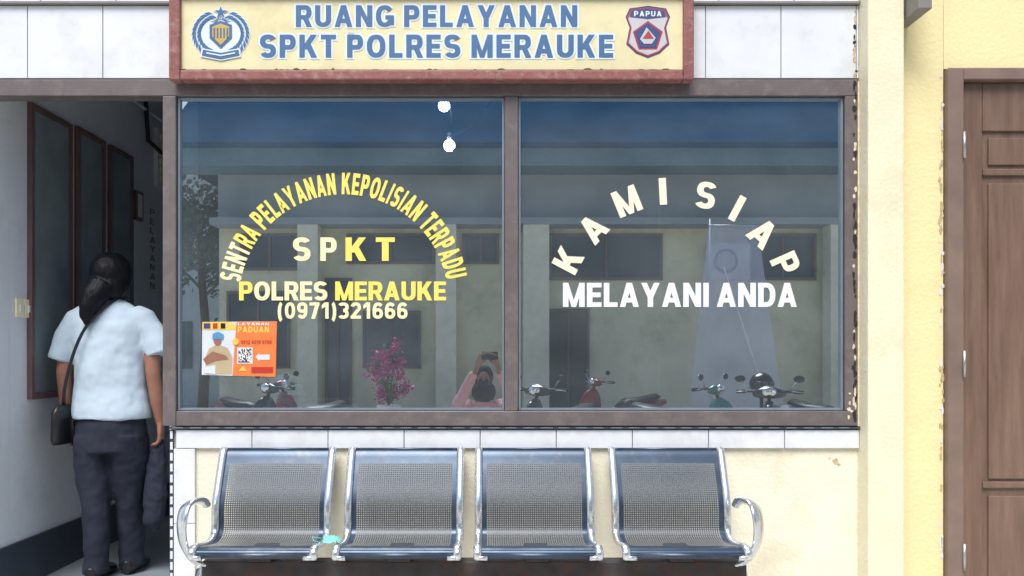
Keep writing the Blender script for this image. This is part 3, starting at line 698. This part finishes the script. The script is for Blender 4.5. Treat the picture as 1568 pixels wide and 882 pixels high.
# ---------------------------------------------------------------- opposite side of the yard (seen mirrored in the glass)
op=empty('opposite_building'); OY=-11.0; D_=(3.6+11.0)/F
def O(px,py): return ((px-750)*D_, EYE+(545-py)*D_)
b=MB(); xa=O(335,0)[0]
z1=O(0,350)[1]; z2=O(0,268)[1]
b.box(xa,11,OY-5,OY,-.2,z1,'oppwall'); b.box(xa,11,OY-5,OY+.06,z1+.001,z2,'oppupper')
b.obj('walls',op)
b=MB()
for l,r in ((465,495),(670,700),(800,838),(1255,1290)):
    b.box(O(l,0)[0],O(r,0)[0],OY+.15,OY+.5,-.2,z1-.002,'oppcol')
b.box(xa,11,OY+.1,OY+.52,z1,z1+.12,'oppupper')
b.obj('columns',op)
b=MB(); ex=xa-.9; ze=z2+.30
vs=[(ex,OY+.7,ze),(11.5,OY+.7,ze),(11.5,OY-4.2,ze+4.3),(ex,OY-4.2,ze+4.3),(ex,OY-9,ze),(11.5,OY-9,ze)]
b.add(vs,[(0,1,2,3),(3,2,5,4),(0,3,4),(1,5,2)],'blue')
b.obj('blue_roof',op)
b=MB()
b.box(ex,11.5,OY+.701,OY+.73,ze-.30,ze+.02,'bluebeam'); b.box(ex,11.5,OY+.0,OY+.7,ze-.29,ze-.27,'bluebeam'); b.box(ex,11.5,OY+.66,OY+.80,ze+.021,ze+.10,'blue')
b.obj('fascia_and_gutter',op)
b=MB()
def win(l,r,t_,bb,k='darkglass'):
    (x0,zt),(x1,zb)=O(l,t_),O(r,bb); b.box(x0,x1,OY+.001,OY+.03,zb,zt,k)
    fw=.05
    b.box(x0-fw,x0,OY+.001,OY+.06,zb-fw,zt+fw,'oppframe'); b.box(x1,x1+fw,OY+.001,OY+.06,zb-fw,zt+fw,'oppframe'); b.box(x0,x1,OY+.001,OY+.06,zt,zt+fw,'oppframe'); b.box(x0,x1,OY+.001,OY+.06,zb-fw,zb,'oppframe')
    b.box((x0+x1)/2-.02,(x0+x1)/2+.02,OY+.031,OY+.06,zb,zt,'oppframe')
win(535,662,362,400); win(845,1010,362,425); win(1150,1245,362,425); win(372,455,362,410); win(842,898,477,640); win(502,535,430,640); win(352,440,450,560); win(712,760,362,400); win(560,640,480,560)
b.obj('windows',op)
b=MB(); (x0,zt),(x1,zb)=O(1080,376),O(1140,430); b.box(x0,x1,OY+.02,OY+.34,zb,zt,'whitep'); b.torus(((x0+x1)/2-.08,OY+.345,(zt+zb)/2),.2,.02,'black','Y'); 
for i in range(5): b.torus(((x0+x1)/2-.08,OY+.345,(zt+zb)/2),.04+.035*i,.004,'black','Y',20,5)
b.obj('air_conditioner',op,bevel=.01)
b=MB(); yb=-7.2; dd=(3.6+7.2)/F
def Q(px,py): return ((px-750)*dd,EYE+(545-py)*dd)
pts=[Q(1085,345),(Q(1160,345)),Q(1205,640),Q(1052,640)]
n=16;vs=[];fs=[]
for i in range(n+1):
    for j in range(n+1):
        u=i/n;v=j/n; xl=pts[0][0]*(1-v)+pts[3][0]*v; xr=pts[1][0]*(1-v)+pts[2][0]*v; z_=pts[0][1]*(1-v)+pts[3][1]*v
        vs.append((xl+(xr-xl)*u,yb+.06*math.sin(u*9+v*2),z_))
for i in range(n):
    for j in range(n): fs.append((i*(n+1)+j,(i+1)*(n+1)+j,(i+1)*(n+1)+j+1,i*(n+1)+j+1))
b.add(vs,fs,'lav'); b.tube([(Q(1090,0)[0],yb-.05,-.2),(Q(1090,0)[0],yb-.05,pts[0][1]+.1)],.015,'steel'); b.tube([(Q(1085,0)[0],yb,pts[0][1]),(Q(1165,0)[0],yb,pts[0][1])],.012,'steel')
b.tube([(Q(1105,410)[0],yb+.12,Q(0,410)[1]),(Q(1170,610)[0],yb+.12,Q(0,610)[1])],.008,'vinylW'); b.obj('cloth_banner',smooth=True)

# potted flowers on a stand in the yard
b=MB(); fy=-4.3; fx=(595-750)*(3.6-fy)/F; fz=.50
b.box(fx-.2,fx+.2,fy-.2,fy+.2,fz-.03,fz,'desk')
for a_ in (-1,1):
    for c_ in (-1,1): b.box(fx+a_*.17-.02,fx+a_*.17+.02,fy+c_*.17-.02,fy+c_*.17+.02,-.2,fz-.031,'desk')
b.obj('plant_stand',bevel=.004)
b=MB()
b.vloft([(fx,fy,fz+.001,.09,.09),(fx,fy,fz+.14,.125,.125),(fx,fy,fz+.15,.12,.12)],'pot',20)
cls=[]
for i in range(26):
    th=random.uniform(0,6.28); h=random.random()*.58; r=.19*(1-.45*h/.62)*random.uniform(.25,1.1); cls.append(Vector((fx+r*math.cos(th),fy+r*math.sin(th),fz+.2+h)))
for cc in cls:
    b.tube([(fx,fy,fz+.15),tuple((Vector((fx,fy,fz+.15))+cc)/2+Vector((0,0,.03))),tuple(cc)],.004,'leaf',5)
    kk='pink' if random.random()<.85 else 'leaf'
    for i in range(55):
        c=cc+Vector((random.gauss(0,.034),random.gauss(0,.034),random.gauss(0,.038))); e=Vector((random.gauss(0,1),random.gauss(0,1),random.gauss(0,1))).normalized(); q=e.orthogonal().normalized(); s_=random.uniform(.014,.028)
        r2=e.cross(q); b.add([c-q*s_,c+r2*s_*.6,c+q*s_,c-r2*s_*.6],[(0,1,2,3)],kk if random.random()<.88 else 'leaf')
b.obj('flower_arrangement')

def scooter(x,y,rot,paint):
    e=empty('motor_scooter'); e.location=(x,y,-.2); e.rotation_euler[2]=rot
    b=MB()
    for yy in (.62,-.58): b.torus((0,yy,.25),.20,.05,'rubber'); b.torus((0,yy,.25),.14,.012,'steel'); b.tube([(-.04,yy,.25),(.04,yy,.25)],.04,'steel')
    for yy in (.62,-.58):
        for i in range(6):
            a=i*math.pi/3; b.tube([(0,yy,.25),(0,yy+.15*math.cos(a),.25+.15*math.sin(a))],.008,'steel',6)
    b.obj('wheels',e,smooth=True)
    b=MB()
    for sd in (-1,1): b.tube([(sd*.065,.62,.25),(sd*.06,.52,.55),(sd*.03,.44,.80)],.016,'steel')
    b.tube([(0,.48,.66),(0,.40,.92)],.02,'black'); b.tube([(-.08,-.2,.30),(-.08,-.58,.25)],.03,'black'); b.tube([(.10,-.1,.28),(.12,-.4,.30),(.12,-.72,.38)],[.02,.035,.045],'steel')
    b.obj('fork_and_exhaust',e,smooth=True)
    b=MB()
    b.tube([(0,.74,.50),(0,.60,.52),(0,.46,.45)],[(.05,.01),(.07,.02),(.06,.01)],paint,12)
    b.tube([(0,.50,.36),(0,.50,.50),(0,.47,.66),(0,.43,.80),(0,.41,.87)],[(.10,.05),(.16,.06),(.19,.06),(.13,.06),(.05,.04)],paint,16)
    b.tube([(0,.42,.34),(0,.2,.26),(0,-.05,.26),(0,-.2,.34)],[(.13,.04),(.13,.04),(.13,.05),(.12,.10)],'black',14)
    b.tube([(0,-.05,.42),(0,-.2,.52),(0,-.5,.58),(0,-.85,.66)],[(.10,.12),(.14,.14),(.14,.10),(.05,.04)],paint,16)
    b.tube([(0,.38,.93),(0,.40,.97),(0,.44,1.0)],[(.16,.05),(.17,.06),(.08,.05)],paint,14)
    b.obj('body_panels',e,smooth=True)
    b=MB(); b.tube([(0,.0,.60),(0,-.15,.68),(0,-.4,.69),(0,-.68,.74),(0,-.74,.73)],[(.08,.03),(.13,.05),(.14,.05),(.12,.045),(.05,.02)],'black',16); b.obj('saddle',e,smooth=True)
    b=MB()
    b.tube([(-.33,.28,.97),(-.16,.36,.98),(.16,.36,.98),(.33,.28,.97)],.014,'black')
    for sd in (-1,1):
        b.tube([(sd*.33,.28,.97),(sd*.24,.32,.975)],.02,'rubber'); b.tube([(sd*.2,.36,.99),(sd*.25,.38,1.06),(sd*.28,.37,1.09)],.006,'steel',6)
        b.ball((sd*.29,.365,1.11),(.055,.014,.038),'black',14); b.ball((sd*.29,.352,1.11),(.047,.008,.031),'mirror',14); b.tube([(sd*.22,.37,.98),(sd*.34,.34,.97)],.005,'steel',6)
    b.ball((0,.455,.98),(.075,.03,.05),'mirror',14); b.ball((0,.545,.62),(.05,.02,.03),'orange',10)
    b.obj('handlebar',e,smooth=True)
    return e
def RX(px,y): return (px-750)*(3.6-y)/F
scooter(RX(858,-4.9),-5.3,R(38),'blackp'); scooter(RX(1060,-5.3),-5.6,R(-46),'tealp'); scooter(RX(1195,-4.6),-4.9,R(20),'blackp'); scooter(RX(385,-6.6),-7.0,R(-60),'redp'); scooter(RX(955,-7.4),-7.9,R(65),'redp'); scooter(RX(1290,-6),-6.1,R(-28),'whitep'); scooter(RX(445,-5.6),-5.9,R(40),'blackp')
b=MB(); hx=RX(1167,-5.1); b.ball((hx,-5.1,.84),(.13,.15,.13),'blackp',20); b.tube([(hx-.1,-4.99,.82),(hx,-4.95,.82),(hx+.1,-4.99,.82)],[(.005,.05)]*3,'darkglass',8); b.tube([(hx,-5.1,-.2),(hx,-5.1,.72)],.02,'black'); b.obj('motorcycle_helmet',smooth=True)

# photographer seated behind the phone
ph=empty('seated_photographer'); PX,PY=-.06,-4.08
b=MB()
b.vloft([(PX,PY-.02,.25,.17,.13),(PX,PY-.02,.40,.16,.12),(PX,PY,.58,.18,.11),(PX,PY+.01,.68,.17,.085),(PX,PY+.02,.73,.07,.06)],'pinkcloth',24)
for sd in (-1,1):
    b.tube([(PX+sd*.15,PY+.01,.68),(PX+sd*.20,PY+.10,.64),(PX+sd*.25,PY+.20,.68),(PX+sd*.20+.03,PY+.28,.82),(PX+sd*.12+.03,PY+.32,.99)],[.062,.064,.062,.054,.042],'pinkcloth',14)
fuse(b.obj('blouse',ph),.009,3,.02,.08)
b=MB()
for sd in (-1,1):
    b.tube([(PX+sd*.12+.03,PY+.32,.97),(PX+sd*.09+.04,PY+.34,1.06)],[.025,.022],'skin',10)
    hand2(b,(PX+sd*.09+.04,PY+.345,1.06),Vector((-sd*.35,.25,1)),Vector((-sd,-.3,0)),Vector((-sd*.5,.6,0)),curl=.5)
b.ball((PX,PY+.07,.93),(.07,.085,.10),'skin',20); b.tube([(PX,PY+.145,.945),(PX,PY+.17,.915),(PX,PY+.15,.905)],[.008,.013,.008],'skin',8); b.tube([(PX,PY+.02,.70),(PX,PY+.04,.86)],.05,'skin')
fuse(b.obj('body',ph),.006,2)
b=MB(); b.ball((PX,PY+.04,.95),(.095,.10,.118),'hijab',24); b.ball((PX,PY+.03,.80),(.12,.11,.12),'hijab',20); b.obj('headscarf',ph,smooth=True)
b=MB(); b.ball((PX,PY+.105,.93),(.058,.055,.078),'skin',18)
for sd in (-1,1): b.ball((PX+sd*.024,PY+.153,.945),(.011,.006,.006),'black',8)
b.ball((PX,PY+.13,.90),(.055,.045,.045),'hijab',14)
b.obj('face_and_mask',ph,smooth=True)
b=MB()
for sd in (-1,1):
    b.tube([(PX+sd*.09,PY,.30),(PX+sd*.13,PY+.22,.33),(PX+sd*.14,PY+.38,.32),(PX+sd*.14,PY+.40,.1),(PX+sd*.14,PY+.36,-.15)],[.10,.085,.07,.058,.045],'trous',16)
    b.tube([(PX+sd*.14,PY+.30,-.165),(PX+sd*.14,PY+.42,-.165),(PX+sd*.14,PY+.53,-.175)],[.03,.035,.018],'black',12)
b.obj('legs',ph,smooth=True)
b=MB(); b.box(-.075,.075,-3.70,-3.69,1.115,1.19,'black'); b.obj('mobile_phone',ph,bevel=.002)
b=MB(); b.box(PX-.19,PX+.19,PY-.2,PY+.18,.17,.2,'redp'); 
for sx_ in (-1,1):
    for sy in (-1,1): b.tube([(PX+sx_*.15,PY+sy*.15,.17),(PX+sx_*.18,PY+sy*.18,-.2)],.018,'redp')
b.obj('plastic_stool',bevel=.005)

# tree and annex beyond the far building's end
b=MB(); tx,ty=-6.25,-13.4
b.tube([(tx,ty,-.2),(tx+.1,ty,1.5),(tx,ty,2.8),(tx-.05,ty,3.9)],[.12,.10,.08,.04],'bark',10)
cl=[]
for i in range(10):
    a=i*2.4; h=2.4+i*.2; e=Vector((tx+.55*math.cos(a),ty+.55*math.sin(a),h+.5)); b.tube([(tx,ty,h),tuple(e)],[.04,.015],'bark',6); cl.append(e)
for i in range(3600):
    c=random.choice(cl)+Vector((random.gauss(0,.22),random.gauss(0,.22),random.gauss(0,.25))); e=Vector((random.gauss(0,1),random.gauss(0,1),random.gauss(0,1))).normalized(); q=e.orthogonal().normalized(); s_=random.uniform(.05,.09); r2=e.cross(q)
    b.add([c-q*s_,c+r2*s_*.5,c+q*s_,c-r2*s_*.5],[(0,1,2,3)],'foliage')
b.obj('tree')
b=MB(); b.box(-16,-6.6,-24,-18,-.2,6.3,'annex'); b.box(-16.3,-6.3,-24.3,-17.7,6.301,6.5,'roof'); 
for i in range(5): b.box(-9-i*1.5,-8.2-i*1.5,-17.999,-17.95,3.6,4.8,'darkglass'); b.box(-9-i*1.5,-8.2-i*1.5,-17.999,-17.95,.8,2.1,'darkglass')
b.obj('annex_building')

# ---------------------------------------------------------------- light
wd=bpy.data.worlds.new('World'); scene.world=wd; wd.use_nodes=True; nt=wd.node_tree
sky=nt.nodes.new('ShaderNodeTexSky'); sky.sky_type='NISHITA'; sky.sun_disc=False; sky.sun_elevation=R(58); sky.sun_rotation=R(195); sky.dust_density=3.0
nt.links.new(sky.outputs[0],nt.nodes['Background'].inputs[0]); nt.nodes['Background'].inputs[1].default_value=.15
sl=bpy.data.lights.new('sun','SUN'); sl.energy=4.0; sl.angle=R(32); sl.color=(1,.975,.945)
so=bpy.data.objects.new('sun',sl); scene.collection.objects.link(so)
az=R(195); el=R(58); tosun=Vector((math.sin(az)*math.cos(el),math.cos(az)*math.cos(el),math.sin(el)))
so.rotation_euler=(-tosun).to_track_quat('-Z','Y').to_euler(); so.location=(0,-5,10)
# ---------------------------------------------------------------- camera
cm=bpy.data.cameras.new('camera'); co=bpy.data.objects.new('camera',cm); scene.collection.objects.link(co)
co.location=(0,CAMY,EYE); co.rotation_euler=(R(90),0,0); cm.sensor_width=36; cm.lens=36*F/1568; cm.shift_x=34/1568; cm.shift_y=104/1568; cm.clip_start=.02; cm.clip_end=800
scene.camera=co
scene.view_settings.view_transform='Standard'; scene.view_settings.look='None'; scene.view_settings.exposure=0
